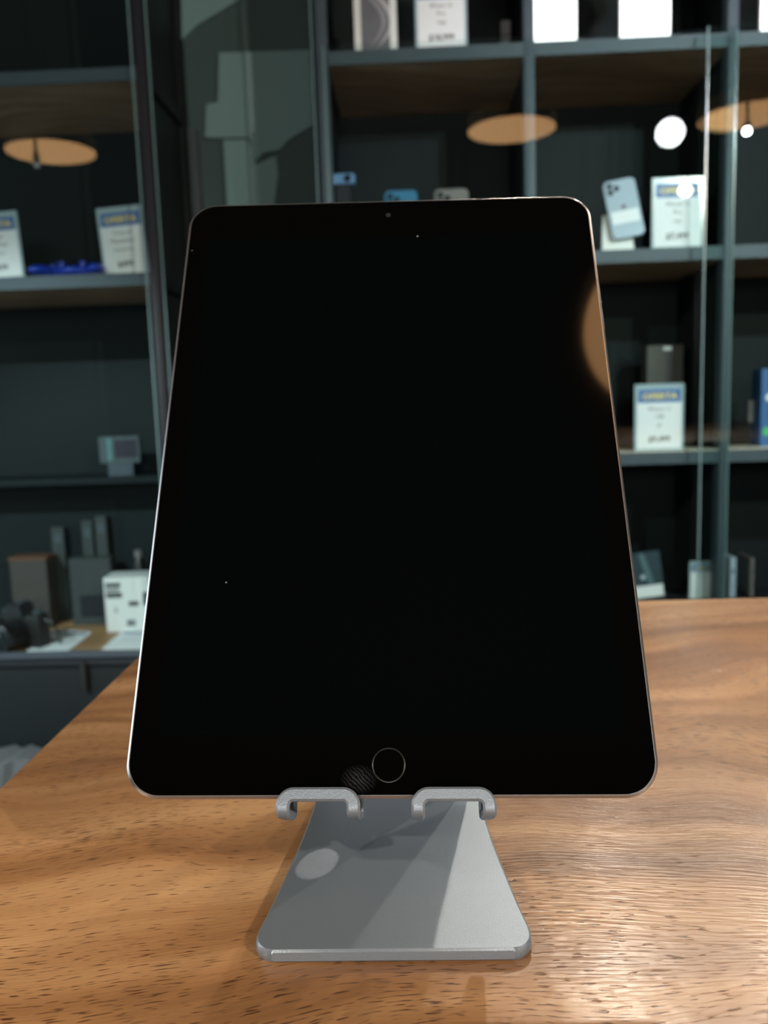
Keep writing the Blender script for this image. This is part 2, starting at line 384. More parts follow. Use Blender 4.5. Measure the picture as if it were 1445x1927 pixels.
pane('sliding glass pane overlapping in front at the right edge of the picture', xb, 1.40, gz0, gz1, ya(xb) - 0.016, YAW)
pane('tall glass pane over the left shelves with a bright green right edge', -1.34, -0.528, 0.70, 2.30, 1.722)
pane('narrow glass pane closing the recess between the two shelving units', -0.500, -0.1725, 0.02, 2.30, 1.735)
for nm, (xa, xc) in {'right': (-0.16, 1.45)}.items():
    box('glass_track', xa, xc, 1.675, 1.7485, 0.662, 0.687, MT['slate'], rack, 0.001)

# ------------------------------------------------------------------ table
TZ = 1.05
tb = thing('display_table', 'orange brown wooden table with visible grain, filling the foreground', 'table', (0.4, 0.1, 0))
bm = bmesh.new(); add_box(bm, -0.1935 - .4, 1.6 - .4, -0.75 - .1, 0.672 - .1, TZ - 0.042, TZ, 0.003, 4)
link('tabletop', bm, MT['table'], tb, True)
for sx in (-0.1, 1.5):
    for sy in (-0.65, 0.55):
        box('leg', sx - .4 - .025, sx - .4 + .025, sy - .1 - .025, sy - .1 + .025, 0, TZ - 0.042, MT['frame_dark'], tb, 0.002)

# ------------------------------------------------------------------ tablet
EX = Vector((0.99989, 0.0, -0.0146)).normalized()
EN = Vector((0.0074, -0.8603, 0.5097)); EN = (EN - EX * EN.dot(EX)).normalized()     # out of the screen
EY = EN.cross(EX).normalized()
if EY.z < 0: EY = -EY
TO = Vector((-0.01019, 0.25296, CZ - 0.12767))
# local frame: x = across, y = into the tablet (away from viewer), z = up the screen
TM = Matrix.Translation(TO) @ Matrix((EX, -EN, EY)).transposed().to_4x4()
TW, THh = 0.1749, 0.2497
tab = thing('tablet', 'black-screened tablet with grey metal edge and round home button, upright on the stand', 'tablet')
tab.matrix_world = TM
bm = bmesh.new(); RAD = 0.0118
prof = [(0.0011, 0.0000), (0.0008, 0.0000), (0.0, 0.0007), (0.0, 0.0017), (0.0004, 0.0031), (0.0014, 0.0046), (0.0032, 0.0060), (0.0055, 0.0069), (0.0085, 0.0074), (0.012, 0.0075)]
rings = []
for ins, y in prof:
    rings.append([(x, y, z) for x, z in rrect(TW - 2 * ins, THh - 2 * ins, max(RAD - ins * .8, 0.002), 14, 0, THh / 2)])
loft(bm, rings, close_first=False)
link('housing', bm, MT['rim'], tab, True)
def screen_mat(name, col, specks):
    m = mat(name, col, 0.045, spec=0.42)
    nt = m.node_tree; b = nt.nodes['Principled BSDF']; L = nt.links.new
    tc = [n for n in nt.nodes if n.type == 'TEX_COORD'][0]
    v = nt.nodes.new('ShaderNodeTexVoronoi'); v.inputs['Scale'].default_value = specks; v.inputs['Randomness'].default_value = 1
    L(tc.outputs['Object'], v.inputs['Vector'])
    lt = nt.nodes.new('ShaderNodeMath'); lt.operation = 'LESS_THAN'; lt.inputs[1].default_value = 0.028
    L(v.outputs['Distance'], lt.inputs[0])
    sp = nt.nodes.new('ShaderNodeSeparateColor'); L(v.outputs['Color'], sp.inputs[0])
    g2 = nt.nodes.new('ShaderNodeMath'); g2.operation = 'GREATER_THAN'; g2.inputs[1].default_value = 0.72; L(sp.outputs[0], g2.inputs[0])
    mu = nt.nodes.new('ShaderNodeMath'); mu.operation = 'MULTIPLY'; L(lt.outputs[0], mu.inputs[0]); L(g2.outputs[0], mu.inputs[1])
    mx = nt.nodes.new('ShaderNodeMix'); mx.data_type = 'RGBA'; mx.inputs['A'].default_value = (*col, 1); mx.inputs['B'].default_value = (0.22, 0.23, 0.23, 1)
    L(mu.outputs[0], mx.inputs['Factor']); L(mx.outputs['Result'], b.inputs['Base Color'])
    return m
MT['bezel'] = screen_mat('black_bezel_glass', (0.0012, 0.0012, 0.0012), 95)
MT['display'] = screen_mat('switched_off_display', (0.0009, 0.0013, 0.0015), 70)
bm = bmesh.new()
o1 = rrect(TW - 0.0021, THh - 0.0021, RAD - 0.0009, 14, 0, THh / 2)
prism(bm, o1, 0.0, 0.0011)
link('front_glass', bm, MT['bezel'], tab)
nt = MT['bezel'].node_tree; bb = nt.nodes['Principled BSDF']; prev = bb.inputs['Base Color'].links[0].from_socket
tcn = [n for n in nt.nodes if n.type == 'TEX_COORD'][0]
mpn = nt.nodes.new('ShaderNodeMapping'); mpn.inputs['Location'].default_value = (0.0100 / .0062, 0, -0.0058 / .0048); mpn.inputs['Scale'].default_value = (1 / .0062, 1, 1 / .0048)
nt.links.new(tcn.outputs['Object'], mpn.inputs['Vector'])
gr = nt.nodes.new('ShaderNodeTexGradient'); gr.gradient_type = 'SPHERICAL'; nt.links.new(mpn.outputs[0], gr.inputs['Vector'])
wv = nt.nodes.new('ShaderNodeTexWave'); wv.inputs['Scale'].default_value = 420; wv.inputs['Distortion'].default_value = 5; wv.inputs['Detail'].default_value = 2; wv.bands_direction = 'DIAGONAL'
nt.links.new(tcn.outputs['Object'], wv.inputs['Vector'])
mm_ = nt.nodes.new('ShaderNodeMath'); mm_.operation = 'MULTIPLY'; nt.links.new(gr.outputs['Fac'], mm_.inputs[0]); nt.links.new(wv.outputs['Fac'], mm_.inputs[1])
mxn = nt.nodes.new('ShaderNodeMix'); mxn.data_type = 'RGBA'; nt.links.new(mm_.outputs[0], mxn.inputs['Factor']); nt.links.new(prev, mxn.inputs['A']); mxn.inputs['B'].default_value = (0.035, 0.035, 0.042, 1)
nt.links.new(mxn.outputs['Result'], bb.inputs['Base Color'])
DW, DH = 0.1572, 0.2096
mark('display', rect(-DW / 2, DW / 2, THh / 2 - DH / 2, THh / 2 + DH / 2), 0.0, MT['display'], tab, 0.00004).location.y = -0.00001
HB = (-0.0003, 0.0104)
bm = bmesh.new()
n = 48; R0, R1 = 0.00555, 0.0051
ro = [(HB[0] + R0 * math.cos(2 * PI * i / n), HB[1] + R0 * math.sin(2 * PI * i / n)) for i in range(n)]
ri = [(HB[0] + R1 * math.cos(2 * PI * i / n), HB[1] + R1 * math.sin(2 * PI * i / n)) for i in range(n)]
A = [bm.verts.new((x, -0.00006, z)) for x, z in ro]; B = [bm.verts.new((x, -0.00012, z)) for x, z in [((a + c) / 2, (b_ + d) / 2) for (a, b_), (c, d) in zip(ro, ri)]]; C_ = [bm.verts.new((x, -0.00002, z)) for x, z in ri]
D_ = [bm.verts.new((x, 0.0, z)) for x, z in ro]
for i in range(n):
    j = (i + 1) % n; bm.faces.new((A[i], A[j], B[j], B[i])); bm.faces.new((B[i], B[j], C_[j], C_[i])); bm.faces.new((D_[i], D_[j], A[j], A[i]))
hb = link('home_button', bm, mat('dark_button_ring', (0.008, 0.008, 0.008), 0.35, 0.3), tab, True)
bm = bmesh.new(); prism(bm, [(HB[0] + (p[0] - HB[0]) * .9, HB[1] + (p[1] - HB[1]) * .9) for p in ri], -0.00003, 0.0)
link('touch_sensor', bm, MT['bezel'], hb)
cq = TM.inverted() @ at(728, 413, 0.38)
bm = bmesh.new(); add_cyl(bm, (0, 0.0, THh - 0.0085), (0, -1, 0), 0.0011, 0.0011, 0.00006, 20)
link('front_camera', bm, MT['lens'], tab)
bm = bmesh.new()
for z in (0.198, 0.186): add_box(bm, TW / 2 - 0.0004, TW / 2 + 0.0005, 0.002, 0.0042, z - 0.005, z + 0.005, 0.0002)
link('volume_button', bm, MT['rim'], tab)

# ------------------------------------------------------------------ stand
st = thing('tablet_stand', 'silver aluminium stand with two front hooks and a flared base plate on the table', 'tablet stand', (-0.0100, 0.0, TZ))
PT = 0.0042; SY = 0.345
half = [(0.2325 - .0, 0.0372), (0.2330, 0.0396), (0.2345, 0.0414), (0.2368, 0.0427), (0.2395, 0.0431), (0.2430, 0.04285), (0.2500, 0.0417), (0.26, 0.0404), (0.27, 0.0392), (0.28, 0.0380), (0.29, 0.0369), (0.30, 0.0360), (0.31, 0.0353), (0.32, 0.03475), (0.335, 0.0341)]
path = [(y, 0.0, 0.0, w) for y, w in half]                        # y, z of centre line, tangent angle, half width
R_ = 0.011
for k in range(1, 11):
    a = k / 10 * math.radians(98); path.append((0.335 + R_ * math.sin(a), R_ * (1 - math.cos(a)), a, 0.0341 - 0.0002 * k))
bm = bmesh.new(); rings = []
b_ = 0.0007
for y, z, a, w in path:
    T = Vector((0, math.cos(a), math.sin(a))); U = Vector((0, -math.sin(a), math.cos(a))); c = Vector((0, y, z + PT / 2))
    rings.append([tuple(c + Vector((sx, 0, 0)) + U * u) for sx, u in ((-w + b_, PT / 2), (-w, PT / 2 - b_), (-w, -PT / 2 + b_), (-w + b_, -PT / 2), (w - b_, -PT / 2), (w, -PT / 2 + b_), (w, PT / 2 - b_), (w - b_, PT / 2))])
first = [(x * (1 - .0), y + 0.0, z) for x, y, z in rings[0]]
front = [(x, y - 0.0006 if abs(z - PT / 2) < PT / 2 - 0.0001 else y, z) for x, y, z in first]
# chamfered leading edge
r0 = [(x, y + 0.0006, z) for x, y, z in rings[0]]; r0[0:1]
nose = [(x, 0.2319, PT / 2 + (z - PT / 2) * 0.68) for x, y, z in rings[0]]
loft(bm, [nose] + rings)
link('base_plate', bm, MT['alu'], st, True)
# upright with its round cable hole, leaning towards the tablet
ty, tz, ta, tw = path[-1]
LEN = 0.092; lean = math.radians(98 + 12)
cu = bpy.data.curves.new('upright', 'CURVE'); cu.dimensions = '2D'; cu.fill_mode = 'BOTH'; cu.extrude = PT / 2 - 0.0005; cu.bevel_depth = 0.0005
def spl(pts):
    s = cu.splines.new('POLY'); s.points.add(len(pts) - 1)
    for q, (x, y) in zip(s.points, pts): q.co = (x, y, 0, 1)
    s.use_cyclic_u = True
spl([(-tw, 0), (tw, 0), (tw * .82, LEN), (-tw * .82, LEN)])
spl([(-0.0165 + 0.0075 * math.cos(2 * PI * i / 40), 0.036 + 0.0075 * math.sin(2 * PI * i / 40)) for i in range(40)])
tmp = bpy.data.objects.new('upright', cu); COL.objects.link(tmp); bpy.context.view_layer.update()
me = bpy.data.meshes.new_from_object(tmp.evaluated_get(bpy.context.evaluated_depsgraph_get())); bpy.data.objects.remove(tmp)
up = bpy.data.objects.new('upright', me); COL.objects.link(up); me.materials.append(MT['alu']); up.parent = st
up.location = (0, ty, tz + PT / 2); up.rotation_euler = (lean, 0, 0)
top = Vector((0, ty + LEN * math.cos(lean), tz + PT / 2 + LEN * math.sin(lean)))
# cradle, in the tablet's own frame
SM = Matrix.Translation((-0.0100, 0, TZ)).inverted() @ TM
AO = -0.0011
cr = empty('cradle'); cr.parent = st; cr.matrix_local = SM
def bent(q):                                   # distance down the hook -> (up the screen s, depth d)
    lip = 0.0032; r = 0.0024; led = 0.0132
    d0 = -0.0037; s0 = 0.0010
    if q <= lip: return s0 - q, d0
    q -= lip; arc = r * PI / 2
    if q <= arc:
        a = q / r; return s0 - lip - r * math.sin(a), d0 + r * (1 - math.cos(a))
    q -= arc
    sb = s0 - lip - r; db = d0 + r
    if q <= led: return sb, db + q
    q -= led
    if q <= arc:
        a = q / r; return sb + r * (1 - math.cos(a)), db + led + r * math.sin(a)
    q -= arc
    return sb + r + q, db + led + r
def hook(cx_):
    hw = 0.0113; cr_ = 0.0034; Q = 0.0132 + 0.0032 + 2 * 0.0024 * PI / 2 + 0.018
    pl = []
    qs = [Q - Q * i / 60 for i in range(61) if Q - Q * i / 60 > cr_]
    for q in qs: pl.append((-hw, q))
    for k in range(9): a = PI / 2 * k / 8; pl.append((-hw + cr_ - cr_ * math.cos(a), cr_ - cr_ * math.sin(a)))
    for k in range(1, 6): pl.append((-hw + cr_ + (2 * hw - 2 * cr_) * k / 6, 0.0))
    for k in range(9): a = PI / 2 * k / 8; pl.append((hw - cr_ + cr_ * math.sin(a), cr_ - cr_ * math.cos(a)))
    for q in reversed(qs): pl.append((hw, q))
    # ring normals: across direction lies in the bent plate, thickness is its normal
    def P3(a, q, off=0.0):
        s, d = bent(max(q, 0)); 
        if q < 0: s, d = bent(0); s -= q
        e = 1e-4; s1, d1 = bent(max(q, 0) + e); s0, d0 = bent(max(q, 0)); ts, td = (s1 - s0) / e, (d1 - d0) / e
        nn = Vector((0, -(-ts), -td)) if False else Vector((0, ts, -td))   # in (x, depth, up)
        # tangent in (x, depth, up) = (0, td, ts); normal = rotate
        nrm = Vector((0, ts, -td)).normalized()
        return Vector((cx_ + a, d, s)) + nrm * off
    bm = bmesh.new(); rings = []; w = 0.0043; h = 0.0030; b = 0.0007
    for i, (a, q) in enumerate(pl):
        a0, q0 = pl[max(i - 1, 0)]; a1, q1 = pl[min(i + 1, len(pl) - 1)]
        tx, tq = a1 - a0, q1 - q0; l = math.hypot(tx, tq); nx, nq = -tq / l, tx / l
        ring = []
        for u, v in ((w / 2 - b, h / 2), (w / 2, h / 2 - b), (w / 2, -h / 2 + b), (w / 2 - b, -h / 2), (-w / 2 + b, -h / 2), (-w / 2, -h / 2 + b), (-w / 2, h / 2 - b), (-w / 2 + b, h / 2)):
            ring.append(tuple(P3(a + nx * u, q + nq * u, v)))
        rings.append(ring)
    loft(bm, rings)
    return bm
def xf(bm): bmesh.ops.transform(bm, matrix=SM, verts=bm.verts); return bm
bpy.data.objects.remove(cr)
for sgn in (-1, 1):
    link('hook', xf(hook(AO + sgn * 0.0216)), MT['alu'], st, True)
    for sx in (-0.0113, 0.0113):
        bm = bmesh.new(); add_box(bm, AO + sgn * 0.0216 + sx - .0018, AO + sgn * 0.0216 + sx + .0018, 0.0008, 0.0080, -0.0032, -0.0001, 0.0003)
        link('rubber_pad', xf(bm), MT['rubber'], st)
bm = slab(0.074, 0.085, 0.0028, 0.008, 0.0090, 0.0004, AO, 0.006)
link('back_rest', xf(bm), MT['alu'], st, True)
bm = bmesh.new(); add_cyl(bm, (-0.024, top.y, top.z), (1, 0, 0), 0.0052, 0.0052, 0.048, 28)
link('hinge', bm, MT['alu'], st, True)
for sx in (-0.03, 0.03):
    bm = bmesh.new(); add_cyl(bm, (sx * .9, 0.252, -0.0), (0, 0, 1), 0.004, 0.004, 0.0004, 16)

# ------------------------------------------------------------------ sign holders
def sign(label, x, y, z, w, h, texts, rz=0.0, tilt=0.0, roll=0.0, group=None, lit=False):
    t = thing('price_sign', label, 'price sign', (x, y, z), rz, group)
    if tilt or roll: t.rotation_euler = (-tilt, roll, rz)
    link('holder', slab(w, h, 0.004, 0.003, 0.0, 0.0005), MT['acrylic'], t, True)
    box('holder_foot', -w / 2 + .004, w / 2 - .004, 0.004, 0.030, 0.0, 0.003, MT['acrylic'], t)
    iw = w * 0.84
    mark('paper', rect(-iw / 2 - .003, iw / 2 + .003, h * .03, h * .72), 0.0, MT['paper'], t)
    mark('header', rect(-iw / 2, iw / 2, h * .72, h * .915), 0.0, MT['blue_band'], t)
    lettering('OFERTA', h * .125, 0, h * .81, -0.0004, MT['yellow_ink'], t, bold=True, width=iw * .84)
    zs = [.625, .51, .385, .17]; ss = [.085, .085, .065, .12]
    for tx, zz, s in zip(texts, zs, ss):
        if tx: lettering(tx, h * s, 0, h * zz, -0.0004, MT['black_ink'], t, bold=(zz < .2))
    return t
def put_sign(label, u0, u1, vbot, vtop, y, texts, **k):
    a = at(u0, vbot, y); b = at(u1, vbot, y); c = at((u0 + u1) / 2, vtop, y)
    return a, b, c
SW, SH = 0.103, 0.139
s2 = UND[3] + TH; s3 = UND[2] + TH + 0.0015; s1 = UND[4] + TH; s4 = UND[1] + TH
def X(u, v, y): return at(u, v, y).x
sign('price sign with blue header and bright glare on the second shelf, beside the silver phone', X(1273, 470, 1.765), 1.762, s2, SW, SH, ['iPhone 12', 'Pro', '64gb', '$7,499'])
sign('brightly lit price sign with blue header, standing on the third shelf', X(1240, 840, 1.765), 1.765, s3, SW, SH, ['iPhone 11', '128', 'gb', '$9,499'])
sign('white price sign with blue header on the top shelf, right of the boxed phone', X(831, 85, 1.765), 1.765, s1, SW, SH - .008, ['iPhone 12', 'Pro', '128gb', '$18,999'])
sign('pale price sign leaning sideways beside the left metal frame, right of the blue controller', X(239, 510, 1.79), 1.79, 1.498, 0.098, 0.142, ['Control', 'Playstation', 'Inalambrico', '$499'], roll=math.radians(-3.5))
sign('price sign cut off by the left edge of the picture', X(3, 515, 1.77), 1.77, 1.498, 0.098, 0.136, ['Xbox', 'One Pad', 'Control', '$699'], roll=math.radians(-2.5))
# small sign low on the right, on a dark riser behind the table edge
rz_ = at(1320, 1127, 1.80).z
ri_ = tag(box('display_riser', 0.395, 0.632, 1.765, 1.90, s4, rz_, MT['frame_dark'], None, 0.002), 'dark display riser on the lowest shelf behind the table edge', 'display riser')
ri2 = tag(box('display_riser', 0.668, 0.90, 1.765, 1.90, s4, rz_ - .001, MT['frame_dark'], None, 0.002), 'dark display riser under the thin upright strips at the right', 'display riser')
sign('small price sign low behind the far table edge', X(1322, 1120, 1.80), 1.80, rz_, 0.058, 0.084, ['iPhone', '8', '', ''])

# ------------------------------------------------------------------ lit white display cards on the top shelf
def lit_card(label, u0, u1, vb, h=0.16):
    y = 1.77; a = at(u0, vb, y); b = at(u1, vb, y)
    t = thing('lit_display', label, 'lit display', ((a.x + b.x) / 2, y, s1), 0, 'glowing white displays on the top shelf')
    w = b.x - a.x
    link('casing', slab(w, h, 0.009, 0.003, 0.001, 0.0005), MT['white_card'], t, True)
    mark('screen', rect(-w / 2 + .001, w / 2 - .001, .001, h - .002), 0.001, MT['lit_white'], t)
    return t
lit_card('glowing white display on the top shelf just right of the upright post', 1004, 1086, 84)
lit_card('glowing white display on the top shelf, the middle one of three', 1166, 1262, 76)
lit_card('glowing white display at the top right corner of the picture', 1430, 1510, 66)

# ------------------------------------------------------------------ phones
def phone_mesh(parent, body, h=0.146, w=0.0705, t=0.008, camera=True, logo=True):
    link('body', slab(w, h, t, 0.011, 0, 0.0012, 0, 0), body, parent, True)
    if camera:
        cb = link('camera_block', slab(w * .46, w * .46, 0.002, 0.008, -0.0018, 0.0004, -w * .22, h - w * .52), body, parent, True)
        for dx, dz in ((-.10, .10), (-.10, -.10), (.10, 0)):
            bm = bmesh.new(); add_lathe(bm, (-w * .22 + dx * w, -0.0018, h - w * .29 + dz * w), (0, -1, 0), [(w * .085, 0), (w * .085, .0012), (w * .07, .0015), (w * .06, .0008), (0.0001, .0008)], 24)
            link('lens', bm, MT['lens'], cb, True)
    if logo:
        bm = bmesh.new(); add_cyl(bm, (0, 0.0, h * .52), (0, -1, 0), w * .075, w * .075, 0.0003, 24)
        link('emblem', bm, MT['grey_back'], parent)
def easel(label, x, y, z, w=0.06, h=0.075, rz=0.0, m='white_card'):
    t = thing('phone_easel', label, 'phone easel', (x, y, z), rz)
    bm = bmesh.new()
    add_box(bm, -w / 2, w / 2, 0.010, 0.060, 0, 0.003)
    link('foot', bm, MT[m], t)
    bm = bmesh.new(); loft(bm, [[(-w / 2, 0.012, 0.003), (w / 2, 0.012, 0.003), (w / 2, 0.016, 0.003), (-w / 2, 0.016, 0.003)],
                                [(-w * .42, 0.030, h), (w * .42, 0.030, h), (w * .42, 0.034, h), (-w * .42, 0.034, h)]])
    link('rest', bm, MT[m], t)
    return t
# tilted silver phone
p = at(1184, 446, 1.775)
ph = thing('phone', 'silver phone seen from the back, tilted on a white easel on the second shelf', 'phone', (p.x, 1.772, p.z))
ph.rotation_euler = (math.radians(-10), math.radians(-9), 0)
phone_mesh(ph, MT['silver_back'], 0.122, 0.066)
bm = bmesh.new(); prism(bm, rect(-0.028, 0.028, 0.030, 0.056), -0.0006, 0.0); link('paper_label', bm, MT['paper'], ph)
e_ = easel('white easel under the tilted silver phone', X(1163, 470, 1.785), 1.772, s2, 0.066, 0.078)
# tops of two phones just above the tablet
def back_phone(label, u0, u1, vtop, body, y=1.80):
    a = at(u0, vtop, y); b = at(u1, vtop, y); w = b.x - a.x
    t = thing('phone', label, 'phone', ((a.x + b.x) / 2, y, s2 + .004), 0)
    phone_mesh(t, body, a.z - s2 - .004, w, camera=True, logo=True)
    t.rotation_euler = (math.radians(-6), 0, 0)
    return t
for u0, u1, v, b, l in ((722, 785, 355, 'blue_back', 'blue phone with its camera block just showing over the top of the tablet'), (817, 882, 352, 'grey_back', 'graphite phone with its lenses just showing over the top of the tablet')):
    q = back_phone(l, u0, u1, v, MT[b])
    easel('small easel behind the ' + l.split()[0] + ' phone, hidden mostly by the tablet', q.location.x, 1.80, s2, 0.05, 0.06, m='white_card')
# shine of a phone's top edge by the left post, built as a block
a = at(622, 327, 1.80); b = at(668, 345, 1.80)
gd = thing('shining_phone_edge', 'pale blue block added for the shining top edge of a phone, by the left post', 'added block', ((a.x + b.x) / 2, 1.80, s2))
link('edge_block_support', slab(0.03, b.z - s2, 0.03, 0.003, 0.0, 0.001), MT['frame_dark'], gd, True)
link('casing', slab(b.x - a.x, a.z - b.z, 0.03, 0.006, 0.0, 0.002, 0, b.z - s2), mat('pale_blue_gloss', (0.25, 0.45, 0.8), 0.12, 0.3, noise=.05), gd, True)  # block standing for the shining phone edge
bm = bmesh.new(); add_lathe(bm, (0.010, 0.0, (a.z + b.z) / 2 - s2), (0, -1, 0), [(.007, 0), (.007, .004), (.005, .005), (.004, .003), (.0001, .003)], 24)
link('lens', bm, MT['lens'], gd, True)  # round front of the block added for the shining edge

# boxed phone on the top shelf
a = at(668, 97, 1.775); b = at(748, 95, 1.775); wd = b.x - a.x
bx = thing('phone_box', 'white phone box with a grey swirled picture on the top shelf at left', 'phone box', ((a.x + b.x) / 2, 1.775, s1), 0)
link('carton', slab(wd, 0.165, 0.032, 0.002, 0, 0.0006), MT['white_card'], bx, True)
pic = mark('picture', rect(-wd / 2 + .0135, wd / 2 - .014, 0.002, 0.160), 0.0, mat('picture_grey', (0.12, 0.13, 0.15), 0.5, noise=.3, nscale=18), bx)
def swirl(off, wdt, m):
    P = []; Q = []
    for i in range(25):
        t = i / 24; zc = 0.004 + t * 0.150; xx = math.sin(t * PI * 1.25 + .1) * 0.040 - 0.016 + off
        lim = wd / 2 - .0145
        P.append((max(-lim, min(lim, xx)), zc)); Q.append((max(-lim, min(lim, xx + wdt * math.sin(t * PI * 1.1) + .0012)), zc + .002))
    return P + list(reversed(Q))
g1 = mat('swirl_light', (0.42, 0.43, 0.46), 0.4, noise=.2, nscale=30); g2 = mat('swirl_mid', (0.24, 0.25, 0.28), 0.4, noise=.2, nscale=30)
mark('light_swirl', swirl(0.004, 0.010, g1), -0.0004, g1, pic); mark('grey_swirl', swirl(-0.012, 0.009, g2), -0.0004, g2, pic)
# pale blurred uprights right of the top sign
for u0, u1, v0, v1, l in ((943, 960, 38, 90, 'thin pale upright box on the top shelf, left of the metal post'),):
    a = at(u0, v1, 1.9); b = at(u1, v0, 1.9)
    t = thing('slim_upright', l, 'box', ((a.x + b.x) / 2, 1.9, s1)); link('carton', slab(b.x - a.x, b.z - s1, 0.02, 0.001, 0, 0.0004), mat('grey_carton', (0.16, 0.17, 0.18), 0.5, noise=.1), t, True)
    mark('lid_line', rect(-(b.x - a.x) / 2, (b.x - a.x) / 2, (b.z - s1) * .7, (b.z - s1) * .73), 0.0, MT['frame_dark'], t)

# third shelf: taupe box behind the sign, blue box and grey tag at the right
a = at(1217, 722, 1.93); b = at(1286, 648, 1.93)
t = thing('carton', 'tall taupe box standing behind the brightly lit price sign', 'box', ((a.x + b.x) / 2, 1.93, s3))
link('carton_body', slab(b.x - a.x, b.z - s3, 0.05, 0.002, 0, 0.0008), MT['grey_box'], t, True)
mark('painted_highlight', rect(-0.004, 0.014, b.z - s3 - .012, b.z - s3 - .004), 0.0, MT['white_card'], t)  # small highlight near the box top, painted as a white patch
a = at(1430, 832, 1.80)
t = thing('blue_box', 'blue box with white and green round marks at the right edge of the picture', 'box', (a.x + 0.05, 1.80, s3))
hb_ = at(1432, 694, 1.80).z - s3
link('carton_body', slab(0.10, hb_, 0.05, 0.0015, 0, 0.0008), MT['box_blue'], t, True)
for (zc, rr, m_) in ((hb_ * .63, .009, 'white_card'), (hb_ * .19, .0095, 'green')):
    bm = bmesh.new(); add_cyl(bm, (-0.0355 + (.004 if m_ == 'white_card' else 0), 0, zc), (0, -1, 0), rr, rr, .0004, 28); link('round_mark', bm, MT[m_], t)
a = at(1409, 795, 1.84); b = at(1428, 753, 1.84)
t = thing('hang_tag', 'small grey card on a thin rod, left of the blue box', 'card holder', ((a.x + b.x) / 2, 1.84, s3))
bm = bmesh.new(); add_cyl(bm, (0, .003, 0), (0, 0, 1), .0013, .0013, a.z - s3, 12); link('rod', bm, MT['slate'], t)
bm = bmesh.new(); add_cyl(bm, (0, .003, 0), (0, 0, 1), .013, .011, .004, 24); link('foot', bm, MT['slate'], t)
link('card', slab(b.x - a.x, b.z - a.z, .003, .001, 0, .0003, 0, a.z - s3), mat('grey_tag_card', (0.35, 0.35, 0.33), 0.6, noise=.05), t)

# lowest visible row at the right
a = at(1188, 1122, 1.80); b = at(1254, 1122, 1.80); w = b.x - a.x; hh = at(1240, 1040, 1.80).z - rz_
t = thing('boxed_phone', 'dark phone with a pale lower band leaning low behind the far table edge', 'phone', ((a.x + b.x) / 2 - .006, 1.80, rz_))
t.rotation_euler = (math.radians(-8), math.radians(-6), 0)
link('body', slab(w + .01, hh, .009, .005, 0, .001), mat('dark_slate_glass', (0.035, 0.06, 0.075), 0.2, noise=.1), t, True)
mark('pale_band', rect(-w / 2 - .002, w / 2 + .002, .006, hh * .30), 0.0, MT['paper'], t)
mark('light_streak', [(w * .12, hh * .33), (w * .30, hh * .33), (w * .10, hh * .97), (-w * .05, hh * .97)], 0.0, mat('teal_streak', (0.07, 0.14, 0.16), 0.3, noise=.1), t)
bm = bmesh.new(); add_cyl(bm, (0, 0, hh * .48), (0, -1, 0), .0055, .0055, .0003, 20); link('emblem', bm, MT['silver_back'], t)
for (u0, u1, v0, l, m_) in ((1372, 1386, 1049, 'thin upright white strip low at the right, right of the small price sign', 'silver_back'), (1411, 1420, 1050, 'thin upright grey strip low at the right edge', 'grey_back')):
    a = at(u0, 1122, 1.80); b = at(u1, v0, 1.80)
    t = thing('upright_phone', l, 'phone', ((a.x + b.x) / 2, 1.80, rz_), 0)
    w = b.x - a.x
    link('body', slab(w, b.z - rz_, .070, .003, 0, .0012), MT[m_], t, True)
    mark('side_button', rect(-w * .18, w * .18, (b.z - rz_) * .6, (b.z - rz_) * .72), 0.0, MT['slate'], t)

# ------------------------------------------------------------------ left unit: controller, camera, papers, boxes
LS = 1.498
a = at(75, 512, 1.80); b = at(200, 512, 1.80); cxm = (a.x + b.x) / 2; wpad = b.x - a.x
gp = thing('game_controller', 'blue game controller lying between the two price signs on the left shelf', 'game controller', (cxm, 1.80, LS))
bm = bmesh.new()
def ell(bm, c, r, rot=0.0, n=2):
    g = bmesh.ops.create_icosphere(bm, subdivisions=n, radius=1.0)
    mm = Matrix.Translation(c) @ Matrix.Rotation(rot, 4, 'Z') @ Matrix.Diagonal((*r, 1))
    bmesh.ops.transform(bm, matrix=mm, verts=g['verts'])
ell(bm, (0, 0.01, .015), (wpad * .36, .032, .0135), 0, 3)
for s in (-1, 1):
    ell(bm, (s * wpad * .38, -0.012, .014), (.020, .045, .0135), s * .35, 3)
    ell(bm, (s * wpad * .28, .016, .017), (.024, .026, .013), 0, 3)
gb = link('body', bm, MT['blue_pad'], gp, True)
rm = gb.modifiers.new('r', 'REMESH'); rm.mode = 'VOXEL'; rm.voxel_size = 0.0022; rm.use_smooth_shade = True
for s in (-1, 1):
    bm = bmesh.new(); add_lathe(bm, (s * wpad * .16, -.002, .024), (0, 0, 1), [(.005, 0), (.005, .006), (.0095, .008), (.0095, .010), (.007, .0105), (.0001, .0095)], 24)
    link('thumb_stick', bm, MT['blue_pad'], gp, True)
bm = bmesh.new()
for dx, dy in ((0, .008), (0, -.008), (.008, 0), (-.008, 0)): add_cyl(bm, (wpad * .31 + dx, .012 + dy, .027), (0, 0, 1), .0036, .003, .0042, 14)
link('action_buttons', bm, MT['silver_back'], gp, True)
bm = bmesh.new(); add_box(bm, -wpad * .31 - .003, -wpad * .31 + .003, .002, .022, .027, .0315, .0008); add_box(bm, -wpad * .31 - .010, -wpad * .31 + .010, .009, .015, .027, .0315, .0008)
link('direction_pad', bm, MT['blue_pad'], gp, True)

CT = 0.661 + TH
